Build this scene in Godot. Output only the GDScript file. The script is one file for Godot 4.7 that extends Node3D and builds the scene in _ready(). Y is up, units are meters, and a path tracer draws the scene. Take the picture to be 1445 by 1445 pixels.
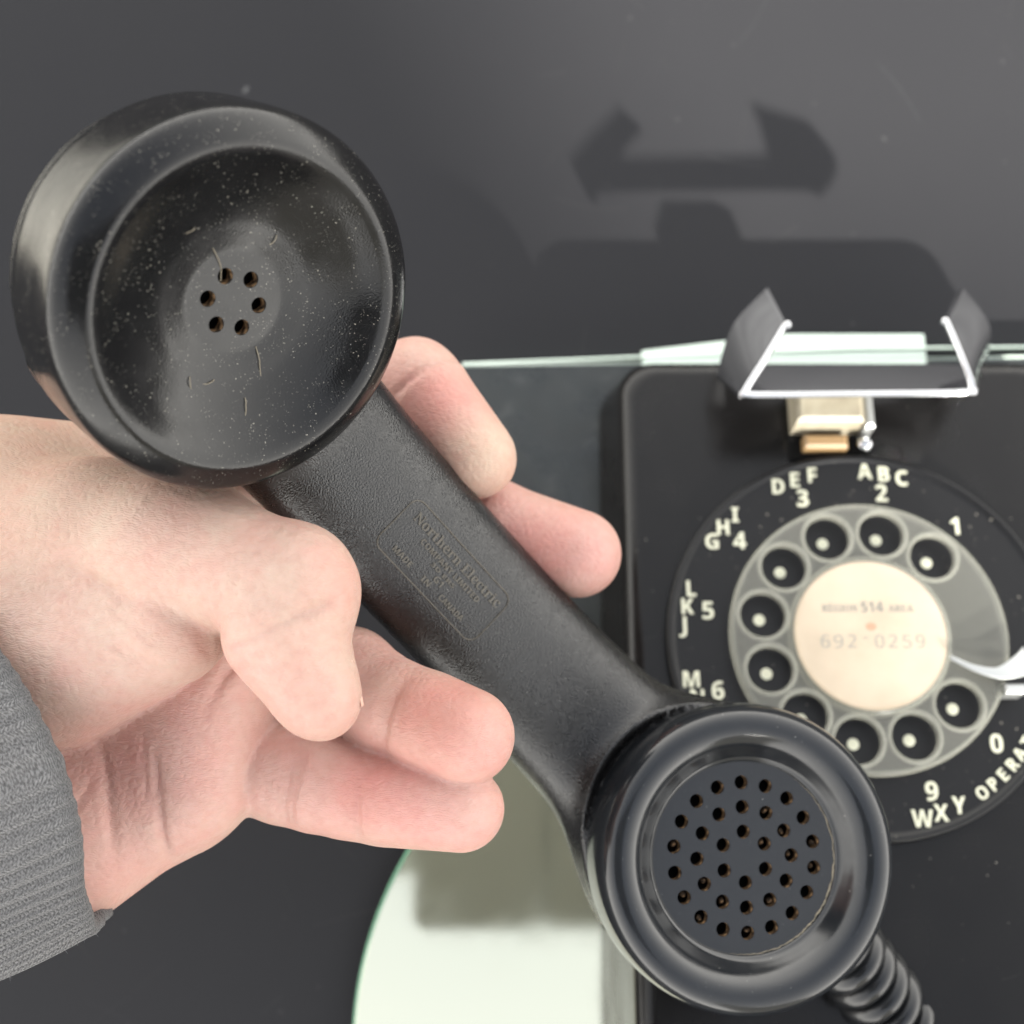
extends Node3D
# An old black telephone handset held in a left hand above its rotary wall telephone. Units: metres; the MM helper turns millimetres into metres.

const MM := 0.001
var rng := RandomNumberGenerator.new()
var used := {}
var M := {}


func _ready() -> void:
	rng.seed = 77
	# ---- camera
	var cam := Camera3D.new()
	cam.name = "camera"
	add_child(cam)
	cam.transform = Transform3D(Basis(Vector3.RIGHT, deg_to_rad(-85.0)), Vector3(0, 0.432, 0))
	cam.fov = 42.0
	cam.near = 0.01
	cam.far = 60.0
	var att := CameraAttributesPhysical.new()
	att.frustum_focal_length = 31.261
	att.exposure_aperture = 8.0
	att.frustum_focus_distance = 0.272
	cam.attributes = att   # its focal length on a 24 mm high sensor is the 42 degrees above
	# ---- sky
	var sky := ProceduralSkyMaterial.new()
	sky.sky_top_color = Color(0.58, 0.605, 0.65)
	sky.sky_horizon_color = Color(1.48, 1.46, 1.42)
	sky.sky_curve = 0.5
	sky.ground_bottom_color = Color(0.25, 0.24, 0.22)
	sky.ground_horizon_color = Color(0.5, 0.48, 0.44)
	var env := Environment.new()
	env.background_mode = Environment.BG_SKY
	env.sky = Sky.new()
	env.sky.sky_material = sky
	env.tonemap_mode = Environment.TONE_MAPPER_LINEAR
	env.tonemap_exposure = 5.7
	env.background_energy_multiplier = 0.5
	env.sdfgi_enabled = true
	env.ssao_enabled = true
	env.ssil_enabled = true
	var we := WorldEnvironment.new()
	we.name = "surroundings"
	we.environment = env
	add_child(we)
	# ---- sun
	var sun := DirectionalLight3D.new()
	sun.name = "sun"
	add_child(sun)
	sun.basis = Basis.looking_at(Vector3(-0.361, -0.538, -0.761), Vector3.UP)
	sun.light_energy = 1.1
	sun.light_color = Color(1.0, 0.985, 0.955)
	sun.light_angular_distance = 2.0
	sun.shadow_enabled = true

	materials()
	setting()
	wall_phone()
	handset()
	cord()
	hand()
	sleeve()


# ------------------------------------------------------------------ naming
func numbered(called: String) -> String:
	if not used.has(called):
		used[called] = 0
		return called
	used[called] += 1
	return "%s_%03d" % [called, used[called]]


func obj(called: String, mesh: Mesh, m: Material, parent: Node = self, at := Transform3D()) -> MeshInstance3D:
	var o := MeshInstance3D.new()
	o.name = numbered(called) if parent == self else called
	o.mesh = mesh
	o.material_override = m
	o.transform = at
	parent.add_child(o, true)
	return o


func tag(o: Node, label: String, category: String, group := "") -> void:
	o.set_meta("label", label)
	o.set_meta("category", category)
	if group != "":
		o.set_meta("group", group)


func thing(called: String, label: String, category: String, at := Transform3D()) -> Node3D:
	var o := Node3D.new()
	o.name = numbered(called)
	o.transform = at
	add_child(o)
	tag(o, label, category)
	return o


func struct(o: Node) -> void:
	o.set_meta("kind", "structure")


func V(x: float, y: float, z: float) -> Vector3:
	return Vector3(x, y, z) * MM


# ------------------------------------------------------------------ mesh helpers
func commit(v: PackedVector3Array, n: PackedVector3Array, idx: PackedInt32Array, c := PackedColorArray(), uv := PackedVector2Array()) -> ArrayMesh:
	for i in range(0, idx.size(), 3):
		var a := idx[i]
		var b := idx[i + 1]
		var d := idx[i + 2]
		var g := (v[b] - v[a]).cross(v[d] - v[a])
		if g.dot(n[a] + n[b] + n[d]) > 0.0:   # front faces run clockwise
			idx[i + 1] = d
			idx[i + 2] = b
	var arr := []
	arr.resize(Mesh.ARRAY_MAX)
	arr[Mesh.ARRAY_VERTEX] = v
	arr[Mesh.ARRAY_NORMAL] = n
	arr[Mesh.ARRAY_INDEX] = idx
	if c.size():
		arr[Mesh.ARRAY_COLOR] = c
	if uv.size():
		arr[Mesh.ARRAY_TEX_UV] = uv
	var m := ArrayMesh.new()
	m.add_surface_from_arrays(Mesh.PRIMITIVE_TRIANGLES, arr)
	return m


func smooth_profile(p: Array, sub: int) -> Array:
	var r := []
	for i in p.size() - 1:
		var p0: Vector2 = p[maxi(i - 1, 0)]
		var p1: Vector2 = p[i]
		var p2: Vector2 = p[i + 1]
		var p3: Vector2 = p[mini(i + 2, p.size() - 1)]
		for k in sub:
			r.append(p1.cubic_interpolate(p2, p0, p3, float(k) / sub))
	r.append(p[p.size() - 1])
	return r


func lathe(profile: Array, segs := 96, flip := false) -> ArrayMesh:   # (radius, height) in mm about y; the outside lies to the right of the way the profile runs
	var v := PackedVector3Array()
	var n := PackedVector3Array()
	var uv := PackedVector2Array()
	var idx := PackedInt32Array()
	var rows := profile.size()
	var run := 0.0
	for i in rows:
		var a: Vector2 = profile[maxi(i - 1, 0)]
		var b: Vector2 = profile[mini(i + 1, rows - 1)]
		var t := (b - a).normalized()
		var q := Vector2(t.y, -t.x) * (-1.0 if flip else 1.0)
		var p: Vector2 = profile[i]
		if i:
			run += p.distance_to(profile[i - 1])
		for k in segs + 1:
			var f := TAU * k / segs
			v.append(Vector3(p.x * cos(f), p.y, p.x * sin(f)) * MM)
			n.append(Vector3(q.x * cos(f), q.y, q.x * sin(f)))
			uv.append(Vector2(float(k) / segs, run * 0.01))
	for i in rows - 1:
		for k in segs:
			var a := i * (segs + 1) + k
			var b := a + segs + 1
			idx.append_array([a, b, a + 1, a + 1, b, b + 1])
	return commit(v, n, idx, PackedColorArray(), uv)


func grid(rings: Array, closed: bool, inside: Variant = null, uvs := Vector2.ONE) -> ArrayMesh:   # rings: PackedVector3Array each; normals away from "inside" (a point) or from each ring's centre
	var v := PackedVector3Array()
	var n := PackedVector3Array()
	var uv := PackedVector2Array()
	var idx := PackedInt32Array()
	var rows := rings.size()
	var cols: int = rings[0].size()
	var vals := 0.0
	var wide := cols + (1 if closed else 0)
	for i in rows:
		var ring: PackedVector3Array = rings[i]
		var mid := Vector3.ZERO
		for p in ring:
			mid += p / cols
		var up: PackedVector3Array = rings[maxi(i - 1, 0)]
		var dn: PackedVector3Array = rings[mini(i + 1, rows - 1)]
		for kk in wide:
			var k := kk % cols
			var l := (k - 1 + cols) % cols if closed else maxi(k - 1, 0)
			var r := (k + 1) % cols if closed else mini(k + 1, cols - 1)
			var g := (ring[r] - ring[l]).cross(dn[k] - up[k])
			if g.length_squared() < 1e-22:
				g = ring[k] - mid
			g = g.normalized()
			vals += g.dot(ring[k] - (mid if inside == null else inside))
			v.append(ring[k])
			n.append(g)
			uv.append(Vector2(float(kk) / cols * uvs.x, float(i) / (rows - 1) * uvs.y))
	if vals < 0.0:
		for i in n.size():
			n[i] = -n[i]
	for i in rows - 1:
		for k in wide - 1:
			var a := i * wide + k
			var b := a + wide
			idx.append_array([a, b, a + 1, a + 1, b, b + 1])
	return commit(v, n, idx, PackedColorArray(), uv)


func tube(path: Array, radius: Variant, sides := 12, uvs := Vector2.ONE) -> ArrayMesh:   # metres; radius a number or one per point
	var rings := []
	var side := Vector3.ZERO
	for i in path.size():
		var t: Vector3 = (path[mini(i + 1, path.size() - 1)] - path[maxi(i - 1, 0)]).normalized()
		if i == 0:
			side = t.cross(Vector3(0.31, 0.77, 0.55)).normalized()
		side = (side - t * side.dot(t)).normalized()
		var up := t.cross(side)
		var r: float = radius[i] if radius is Array else radius
		var ring := PackedVector3Array()
		for k in sides:
			var f := TAU * k / sides
			ring.append(path[i] + (side * cos(f) + up * sin(f)) * r)
		rings.append(ring)
	for e in [0, rings.size() - 1]:
		var ring := PackedVector3Array()
		for k in sides:
			ring.append(path[e] + (rings[e][k] - path[e]) * 0.02)
		if e == 0:
			rings.push_front(ring)
		else:
			rings.append(ring)
	return grid(rings, true, null, uvs)


func spline(pts: Array, sub: int) -> Array:
	var r := []
	for i in pts.size() - 1:
		for k in sub:
			r.append((pts[i] as Vector3).cubic_interpolate(pts[i + 1], pts[maxi(i - 1, 0)], pts[mini(i + 2, pts.size() - 1)], float(k) / sub))
	r.append(pts[pts.size() - 1])
	return r


func slab(outline: PackedVector2Array, low: float, high: float, bevel := 0.0) -> ArrayMesh:   # a flat-topped piece: outline in metres in x/z, bevelled top edge
	var st := SurfaceTool.new()
	st.begin(Mesh.PRIMITIVE_TRIANGLES)
	if Geometry2D.is_polygon_clockwise(outline):
		outline.reverse()
	var top := outline
	if bevel > 0.0:
		var off := Geometry2D.offset_polygon(outline, -bevel)
		top = PackedVector2Array()
		for i in outline.size():    # move each corner in by the bevel along its bisector
			var a := outline[(i - 1 + outline.size()) % outline.size()]
			var b := outline[i]
			var c := outline[(i + 1) % outline.size()]
			var n1 := (b - a).orthogonal().normalized()
			var n2 := (c - b).orthogonal().normalized()
			var m := (n1 + n2).normalized()
			top.append(b - m * bevel / maxf(m.dot(n1), 0.3) * (1.0 if off.size() else 0.0))
		if absf(area(top)) > absf(area(outline)):
			for i in top.size():
				top[i] = outline[i] * 2.0 - top[i]
	var idx := Geometry2D.triangulate_polygon(top)
	var flat := func(poly: PackedVector2Array, y: float, up: float):
		for i in range(0, idx.size(), 3):
			var p := [poly[idx[i]], poly[idx[i + 1]], poly[idx[i + 2]]]
			var s: float = (p[1] - p[0]).cross(p[2] - p[0])
			if s * up < 0.0:
				p = [p[0], p[2], p[1]]
			st.set_normal(Vector3(0, up, 0))
			for q in p:
				st.add_vertex(Vector3(q.x, y, q.y))
	flat.call(top, high, 1.0)
	flat.call(outline, low, -1.0)
	var walls := [[outline, low, outline, high - bevel]]
	if bevel > 0.0:
		walls.append([outline, high - bevel, top, high])
	var centre := Vector2.ZERO
	for p in outline:
		centre += p / outline.size()
	for w in walls:
		for i in outline.size():
			var j := (i + 1) % outline.size()
			var a := Vector3(w[0][i].x, w[1], w[0][i].y)
			var b := Vector3(w[0][j].x, w[1], w[0][j].y)
			var c := Vector3(w[2][j].x, w[3], w[2][j].y)
			var d := Vector3(w[2][i].x, w[3], w[2][i].y)
			var nn := (b - a).cross(d - a).normalized()
			var out2 := -(outline[j] - outline[i]).orthogonal()
			var probe := (outline[i] + outline[j]) * 0.5 + out2.normalized() * 1e-5
			if Geometry2D.is_point_in_polygon(probe, outline):
				out2 = -out2
			if nn.dot(Vector3(out2.x, 0, out2.y)) < 0.0:
				nn = -nn
			st.set_normal(nn)
			var q := [a, c, b, a, d, c]
			if (b - a).cross(d - a).dot(nn) < 0.0:
				q = [a, b, c, a, c, d]
			for p in q:
				st.add_vertex(p)
	return st.commit()


func area(p: PackedVector2Array) -> float:
	var s := 0.0
	for i in p.size():
		s += p[i].cross(p[(i + 1) % p.size()])
	return s * 0.5


func box(lo: Vector3, hi: Vector3, bevel: float) -> ArrayMesh:
	return slab(PackedVector2Array([Vector2(lo.x, lo.z), Vector2(hi.x, lo.z), Vector2(hi.x, hi.z), Vector2(lo.x, hi.z)]), lo.y, hi.y, bevel)


# Surface nets: one vertex in each cell that the surface crosses, one quad round each crossed edge; only blocks near the surface are visited.
func net(sdf: Callable, lo: Vector3, hi: Vector3, cell: float, tint: Variant = null, exact := true) -> ArrayMesh:
	var B := 3
	var S := 4   # blocks to a side of a coarse block
	var bx := Vector3i(((hi - lo) / (cell * B * S)).ceil()) * S
	var nx := bx.x * B + 1
	var ny := bx.y * B + 1
	var nz := bx.z * B + 1
	var val := PackedFloat32Array()
	val.resize(nx * ny * nz)
	val.fill(9e9)
	var live := []
	var near := cell * B * 0.5 * 1.7321 * 1.3
	for cz in bx.z / S:
		for cy in bx.y / S:
			for cx in bx.x / S:
				var whole: float = sdf.call(lo + (Vector3(cx, cy, cz) + Vector3(0.5, 0.5, 0.5)) * cell * B * S)
				if absf(whole) > near * S * 1.05:
					continue
				for z in range(cz * S, cz * S + S):
					for y in range(cy * S, cy * S + S):
						for x in range(cx * S, cx * S + S):
							var d: float = sdf.call(lo + (Vector3(x, y, z) + Vector3(0.5, 0.5, 0.5)) * cell * B)
							if absf(d) < near:
								live.append(Vector3i(x, y, z) * B)
	for o in live:
		for z in range(o.z, o.z + B + 1):
			for y in range(o.y, o.y + B + 1):
				var base := (z * ny + y) * nx
				for x in range(o.x, o.x + B + 1):
					if val[base + x] > 8e9:
						val[base + x] = sdf.call(lo + Vector3(x, y, z) * cell)
	var at := PackedInt32Array()
	at.resize(nx * ny * nz)
	at.fill(-1)
	var v := PackedVector3Array()
	var off := [0, 1, nx, nx + 1, nx * ny, nx * ny + 1, nx * ny + nx, nx * ny + nx + 1]
	var edges := [[0, 1], [2, 3], [4, 5], [6, 7], [0, 2], [1, 3], [4, 6], [5, 7], [0, 4], [1, 5], [2, 6], [3, 7]]
	var idx := PackedInt32Array()
	for o in live:
		for z in range(o.z, o.z + B):
			for y in range(o.y, o.y + B):
				for x in range(o.x, o.x + B):
					var i: int = (z * ny + y) * nx + x
					var neg := 0
					for k in 8:
						if val[i + off[k]] < 0.0:
							neg += 1
					if neg == 0 or neg == 8:
						continue
					var s := Vector3.ZERO
					var c := 0
					for e in edges:
						var a := val[i + off[e[0]]]
						var b := val[i + off[e[1]]]
						if (a < 0.0) != (b < 0.0):
							var t := a / (a - b)
							s += Vector3(e[0] & 1, (e[0] >> 1) & 1, e[0] >> 2).lerp(Vector3(e[1] & 1, (e[1] >> 1) & 1, e[1] >> 2), t)
							c += 1
					at[i] = v.size()
					v.append(lo + (Vector3(x, y, z) + s / c) * cell)
	var step := [1, nx, nx * ny]
	for o in live:
		for z in range(o.z, o.z + B):
			for y in range(o.y, o.y + B):
				for x in range(o.x, o.x + B):
					var i: int = (z * ny + y) * nx + x
					if at[i] < 0:
						continue
					for ax in 3:
						if (val[i] < 0.0) == (val[i + step[ax]] < 0.0):
							continue
						var u: int = step[(ax + 1) % 3]
						var w: int = step[(ax + 2) % 3]
						if i - u - w < 0:
							continue
						var a := at[i]
						var b := at[i - u]
						var c := at[i - u - w]
						var d := at[i - w]
						if b < 0 or c < 0 or d < 0:
							continue
						idx.append_array([a, b, c, a, c, d])
	var n := PackedVector3Array()
	n.resize(v.size())
	var col := PackedColorArray()
	var e := cell * 0.35
	if not exact:
		for i in range(0, idx.size(), 3):
			var f := (v[idx[i + 1]] - v[idx[i]]).cross(v[idx[i + 2]] - v[idx[i]])
			var mid := (v[idx[i]] + v[idx[i + 1]] + v[idx[i + 2]]) / 3.0
			var g := Vector3i((mid - lo) / cell)
			var at0 := (g.z * ny + g.y) * nx + g.x
			if f.dot(Vector3(val[at0 + 1] - val[at0], val[at0 + nx] - val[at0], val[at0 + nx * ny] - val[at0])) < 0.0:
				f = -f
			n[idx[i]] += f
			n[idx[i + 1]] += f
			n[idx[i + 2]] += f
		for i in n.size():
			n[i] = n[i].normalized()
	for i in v.size():
		var p := v[i]
		if not exact:
			if tint != null:
				col.append(tint.call(p, n[i]))
			continue
		for round in 1:
			var g := Vector3(sdf.call(p + Vector3(e, 0, 0)) - sdf.call(p - Vector3(e, 0, 0)), sdf.call(p + Vector3(0, e, 0)) - sdf.call(p - Vector3(0, e, 0)), sdf.call(p + Vector3(0, 0, e)) - sdf.call(p - Vector3(0, 0, e))) / (2.0 * e)
			n[i] = g.normalized()
			if round == 0:
				var d: float = sdf.call(p)
				p -= n[i] * clampf(d / maxf(g.length(), 0.5), -cell * 0.6, cell * 0.6)
				v[i] = p
				if cell < 0.0006:
					break
			else:
				break
		if tint != null:
			col.append(tint.call(p, n[i]))
	return commit(v, n, idx, col)


func smin(a: float, b: float, k: float) -> float:
	var h := maxf(k - absf(a - b), 0.0) / k
	return minf(a, b) - h * h * k * 0.25


func smax(a: float, b: float, k: float) -> float:
	return -smin(-a, -b, k)


func words(text: String, size: float, depth: float, bold := false, serif := false) -> ArrayMesh:   # size: height of a capital in metres, centred on x, standing on y = 0
	var t := TextMesh.new()
	var f := SystemFont.new()
	f.font_names = PackedStringArray(["Droid Serif" if serif else "Droid Sans"])
	f.font_weight = 700 if bold else 400
	t.font = f
	t.text = text
	t.font_size = 64
	t.pixel_size = 0.01
	var k := size / (0.64 * 0.72)
	t.depth = depth / k
	t.curve_step = 2.0
	t.horizontal_alignment = HORIZONTAL_ALIGNMENT_CENTER
	t.vertical_alignment = VERTICAL_ALIGNMENT_CENTER
	var arr := t.surface_get_arrays(0)
	var v: PackedVector3Array = arr[Mesh.ARRAY_VERTEX]
	for i in v.size():
		v[i] *= k
	arr[Mesh.ARRAY_VERTEX] = v
	var m := ArrayMesh.new()
	m.add_surface_from_arrays(Mesh.PRIMITIVE_TRIANGLES, arr)
	return m


# A round plate with holes through it, built as ring-shaped cells that hold one hole each. rows: [inner radius, outer radius, number of holes, angle of the first, radius of their centres]; mm, about y.
func holed(rows: Array, r: float, low: float, high: float, sides := 20) -> ArrayMesh:
	var v := PackedVector3Array()
	var n := PackedVector3Array()
	var idx := PackedInt32Array()
	for row in rows:
		var r0: float = row[0]
		var r1: float = row[1]
		var many: int = row[2]
		if many == 0:
			for y in [low, high]:
				for k in 97:
					for q in [r0, r1]:
						v.append(Vector3(cos(TAU * k / 96), 0, sin(TAU * k / 96)) * q * MM + Vector3(0, y * MM, 0))
						n.append(Vector3(0, 1.0 if y == high else -1.0, 0))
				var b := v.size() - 194
				for k in 96:
					idx.append_array([b + 2 * k, b + 2 * k + 1, b + 2 * k + 2, b + 2 * k + 2, b + 2 * k + 1, b + 2 * k + 3])
			continue
		var apart: float = row[5] if row.size() > 5 else TAU / many
		var half := apart * 0.5
		if apart * many < TAU - 0.01:   # the rest of the ring is solid
			var from: float = row[3] + apart * (many - 0.5)
			var to: float = row[3] + TAU - half
			var b := v.size()
			for y in [low, high]:
				for k in 25:
					for q in [r0, r1]:
						v.append((Vector3(cos(lerpf(from, to, k / 24.0)), 0, sin(lerpf(from, to, k / 24.0))) * q + Vector3(0, y, 0)) * MM)
						n.append(Vector3(0, 1.0 if y == high else -1.0, 0))
				for k in 24:
					var c := b + 2 * k + (50 if y == high else 0)
					idx.append_array([c, c + 1, c + 2, c + 2, c + 1, c + 3])
		for i in many:
			var mid: float = row[3] + apart * i
			var c := Vector2(row[4], 0)
			# directions from the hole's centre to the corners of its cell and evenly between them
			var dirs := []
			for q in [Vector2(r0, half), Vector2(r0, -half), Vector2(r1, half), Vector2(r1, -half)]:
				dirs.append((Vector2.from_angle(q.y) * q.x - c).angle())
			for k in sides:
				dirs.append(wrapf(TAU * k / sides, -PI, PI))
			for k in 6:
				for q in [r0, r1]:
					dirs.append((Vector2.from_angle(lerpf(-half, half, (k + 1) / 7.0)) * q - c).angle())
			dirs.sort()
			var first := v.size()
			for f in dirs:
				var d := Vector2.from_angle(f)
				var t0 := r
				var t1 := r1 * 2.0
				for step in 26:
					var t := (t0 + t1) * 0.5
					var p := c + d * t
					if p.length() < r1 and p.length() > r0 and absf(p.angle()) < half:
						t0 = t
					else:
						t1 = t
				var a := (c + d * r).rotated(mid) * MM
				var b := (c + d * t0).rotated(mid) * MM
				var o := d.rotated(mid)
				v.append_array([Vector3(a.x, high * MM, a.y), Vector3(b.x, high * MM, b.y), Vector3(a.x, low * MM, a.y), Vector3(b.x, low * MM, b.y), Vector3(a.x, high * MM, a.y), Vector3(a.x, low * MM, a.y)])
				n.append_array([Vector3.UP, Vector3.UP, Vector3.DOWN, Vector3.DOWN, Vector3(-o.x, 0, -o.y), Vector3(-o.x, 0, -o.y)])
			for k in dirs.size():
				var a := first + 6 * k
				var b := first + 6 * ((k + 1) % dirs.size())
				idx.append_array([a, a + 1, b, b, a + 1, b + 1, a + 2, a + 3, b + 2, b + 2, a + 3, b + 3, a + 4, a + 5, b + 4, b + 4, a + 5, b + 5])
	return commit(v, n, idx)


# ------------------------------------------------------------------ materials
func noise_tex(freq: float, size := 512, seed_ := 1, octaves := 4, ramp: Gradient = null, normal := 0.0, kind := FastNoiseLite.TYPE_SIMPLEX_SMOOTH) -> NoiseTexture2D:
	var f := FastNoiseLite.new()
	f.noise_type = kind
	f.seed = seed_
	f.frequency = freq
	f.fractal_octaves = octaves
	var t := NoiseTexture2D.new()
	t.width = size
	t.height = size
	t.seamless = true
	t.noise = f
	if ramp:
		t.color_ramp = ramp
	if normal > 0.0:
		t.as_normal_map = true
		t.bump_strength = normal
	return t


func ramp(stops: Array) -> Gradient:
	var g := Gradient.new()
	g.offsets = PackedFloat32Array(stops.map(func(s): return s[0]))
	g.colors = PackedColorArray(stops.map(func(s): return s[1]))
	return g


func lin(r: float, g: float, b: float) -> Color:
	return Color(r, g, b).linear_to_srgb()


func make(c: Color, rough: float, spec := 0.5) -> StandardMaterial3D:
	var m := StandardMaterial3D.new()
	m.albedo_color = c
	m.roughness = rough
	m.metallic_specular = spec
	return m


func dusty(base: Color, dust: Color, count: int, size: int, seed_: int, scratches := 0) -> ImageTexture:   # black plastic with grains of dust and fine scuffs lying on it
	var r := RandomNumberGenerator.new()
	r.seed = seed_
	var im := Image.create(size, size, false, Image.FORMAT_RGB8)
	im.fill(base)
	var clump := FastNoiseLite.new()
	clump.seed = seed_
	clump.frequency = 0.006
	for i in count:
		var x := r.randi_range(0, size - 1)
		var y := r.randi_range(0, size - 1)
		if r.randf() > 0.55 + clump.get_noise_2d(x, y) * 1.4:
			continue
		var k := pow(r.randf(), 3.4)
		var wide := 0.8 + 1.5 * k * r.randf()
		var long := wide * r.randf_range(1.0, 1.8)
		var turn := r.randf() * TAU
		var c := base.lerp(dust, 0.10 + 0.85 * k)
		for dy in range(-4, 5):
			for dx in range(-4, 5):
				var q := Vector2(dx, dy).rotated(turn) / Vector2(wide, long)
				if q.length() < 1.0:
					im.set_pixel(posmod(x + dx, size), posmod(y + dy, size), c)
	for i in scratches:
		var p := Vector2(r.randf() * size, r.randf() * size)
		var d := Vector2.from_angle(r.randf() * TAU)
		var turn := r.randf_range(-0.01, 0.01)
		var k := r.randf_range(0.05, 0.2)
		for s in r.randi_range(10, 60):
			im.set_pixel(posmod(int(p.x), size), posmod(int(p.y), size), base.lerp(dust, k))
			p += d
			d = d.rotated(turn)
	return ImageTexture.create_from_image(im)


func triplanar(m: StandardMaterial3D, tile_mm: float) -> StandardMaterial3D:
	m.uv1_triplanar = true
	m.uv1_scale = Vector3.ONE * (1000.0 / tile_mm)
	m.uv1_triplanar_sharpness = 6.0
	return m


func materials() -> void:
	var grey := func(a: float, b: float): return ramp([[0.0, Color(a, a, a)], [1.0, Color(b, b, b)]])
	# glossy black plastic of the two caps
	var m := make(Color.WHITE, 1.0, 0.42)
	m.albedo_texture = dusty(lin(0.0042, 0.0041, 0.0044), lin(0.30, 0.285, 0.24), 11000, 1024, 3, 140)
	m.roughness_texture = noise_tex(0.012, 512, 5, 5, grey.call(0.11, 0.27))
	m.roughness_texture_channel = BaseMaterial3D.TEXTURE_CHANNEL_RED
	m.heightmap_enabled = true
	m.heightmap_texture = noise_tex(0.2, 512, 6, 3)
	m.heightmap_scale = 0.0022
	M.cap = triplanar(m, 46.0)
	# the far cap, cleaner and a little bluish
	m = make(Color.WHITE, 1.0)
	m.albedo_texture = dusty(lin(0.0085, 0.0092, 0.0115), lin(0.34, 0.33, 0.30), 420, 1024, 4, 60)
	m.roughness_texture = noise_tex(0.012, 512, 8, 5, grey.call(0.12, 0.25))
	m.roughness_texture_channel = BaseMaterial3D.TEXTURE_CHANNEL_RED
	M.cap_clean = triplanar(m, 46.0)
	# the worn, grainy grip
	m = make(Color.WHITE, 1.0)
	m.albedo_texture = dusty(lin(0.0062, 0.0062, 0.0066), lin(0.22, 0.215, 0.20), 2600, 1024, 9, 40)
	m.roughness_texture = noise_tex(0.01, 512, 10, 4, grey.call(0.19, 0.34))
	m.roughness_texture_channel = BaseMaterial3D.TEXTURE_CHANNEL_RED
	m.heightmap_enabled = true
	m.heightmap_texture = noise_tex(0.16, 512, 11, 3)
	m.heightmap_scale = 0.014
	M.grip = triplanar(m, 44.0)
	m = make(lin(0.065, 0.057, 0.043), 0.34)
	m.heightmap_enabled = true
	m.heightmap_texture = M.grip.heightmap_texture
	m.heightmap_scale = 0.004
	M.emboss = triplanar(m, 30.0)
	# dirt in the sound holes
	m = make(Color.WHITE, 0.95, 0.3)
	m.albedo_texture = noise_tex(0.03, 256, 12, 4, ramp([[0.0, lin(0.008, 0.007, 0.006)], [0.35, lin(0.05, 0.033, 0.02)], [0.55, lin(0.22, 0.13, 0.065)], [1.0, lin(0.42, 0.28, 0.15)]]))
	M.hole = triplanar(m, 14.0)
	M.void = make(lin(0.006, 0.006, 0.006), 0.9, 0.2)
	M.lint = make(lin(0.22, 0.19, 0.14), 0.9)
	# the telephone's own black plastic, smoother, dusty
	m = make(Color.WHITE, 1.0)
	m.metallic_specular = 0.36
	m.albedo_texture = dusty(lin(0.0052, 0.005, 0.005), lin(0.32, 0.30, 0.26), 420, 1024, 13, 30)
	m.roughness_texture = noise_tex(0.006, 512, 14, 5, grey.call(0.15, 0.32))
	m.roughness_texture_channel = BaseMaterial3D.TEXTURE_CHANNEL_RED
	M.shell = triplanar(m, 90.0)
	m = make(Color.WHITE, 0.34)
	m.metallic_specular = 0.36
	m.albedo_texture = dusty(lin(0.006, 0.006, 0.0062), lin(0.36, 0.33, 0.27), 500, 512, 15, 20)
	M.dial_black = triplanar(m, 60.0)
	M.dial_print = make(lin(0.56, 0.56, 0.43), 0.55)
	M.rubber = make(lin(0.007, 0.0075, 0.0085), 0.2)
	m = make(Color(0.55, 0.55, 0.515, 0.22), 0.26)
	m.transparency = BaseMaterial3D.TRANSPARENCY_ALPHA
	M.clear = m
	m = make(Color(0.76, 0.76, 0.70, 0.24), 0.26)
	m.transparency = BaseMaterial3D.TRANSPARENCY_ALPHA
	M.clear_edge = m
	m = make(Color(0.95, 0.95, 0.9, 0.12), 0.12)
	m.transparency = BaseMaterial3D.TRANSPARENCY_ALPHA
	M.window = m
	m = make(Color.WHITE, 0.75, 0.3)
	m.albedo_texture = noise_tex(0.004, 512, 16, 5, ramp([[0.0, lin(0.36, 0.275, 0.185)], [0.5, lin(0.43, 0.335, 0.235)], [1.0, lin(0.47, 0.375, 0.275)]]))
	M.paper = triplanar(m, 60.0)
	M.ink = make(lin(0.085, 0.08, 0.07), 0.8, 0.3)
	M.ink_pale = make(lin(0.19, 0.175, 0.145), 0.8, 0.3)
	M.rust = make(lin(0.36, 0.17, 0.08), 0.9, 0.2)
	m = make(lin(0.56, 0.565, 0.58), 0.05)
	m.metallic = 1.0
	M.chrome = m
	m = make(lin(0.42, 0.43, 0.42), 0.42)
	m.metallic = 0.7
	M.steel = m
	m = make(Color.WHITE, 0.5)
	m.albedo_texture = noise_tex(0.01, 256, 17, 4, ramp([[0.0, lin(0.24, 0.21, 0.15)], [1.0, lin(0.38, 0.345, 0.26)]]))
	M.stem = triplanar(m, 30.0)
	m = make(lin(0.26, 0.165, 0.075), 0.5)
	M.brass = m
	# the surfaces beneath
	m = make(Color.WHITE, 1.0, 0.27)
	m.albedo_texture = dusty(lin(0.0190, 0.0193, 0.0206), lin(0.085, 0.085, 0.083), 380, 1024, 18, 110)
	m.roughness_texture = noise_tex(0.01, 512, 19, 5, grey.call(0.46, 0.62))
	m.roughness_texture_channel = BaseMaterial3D.TEXTURE_CHANNEL_RED
	m.uv1_triplanar = true
	m.uv1_world_triplanar = true
	m.uv1_scale = Vector3(2.2, 2.2, 2.2)
	M.floor = m
	m = make(Color.WHITE, 1.0, 0.5)
	m.albedo_texture = noise_tex(0.012, 1024, 20, 6, ramp([[0.0, lin(0.024, 0.027, 0.026)], [0.7, lin(0.031, 0.034, 0.033)], [1.0, lin(0.055, 0.058, 0.056)]]))
	m.roughness_texture = noise_tex(0.02, 512, 21, 5, grey.call(0.20, 0.45))
	m.roughness_texture_channel = BaseMaterial3D.TEXTURE_CHANNEL_RED
	m.uv1_triplanar = true
	m.uv1_scale = Vector3(6, 6, 6)
	M.glass_plate = m
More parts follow.
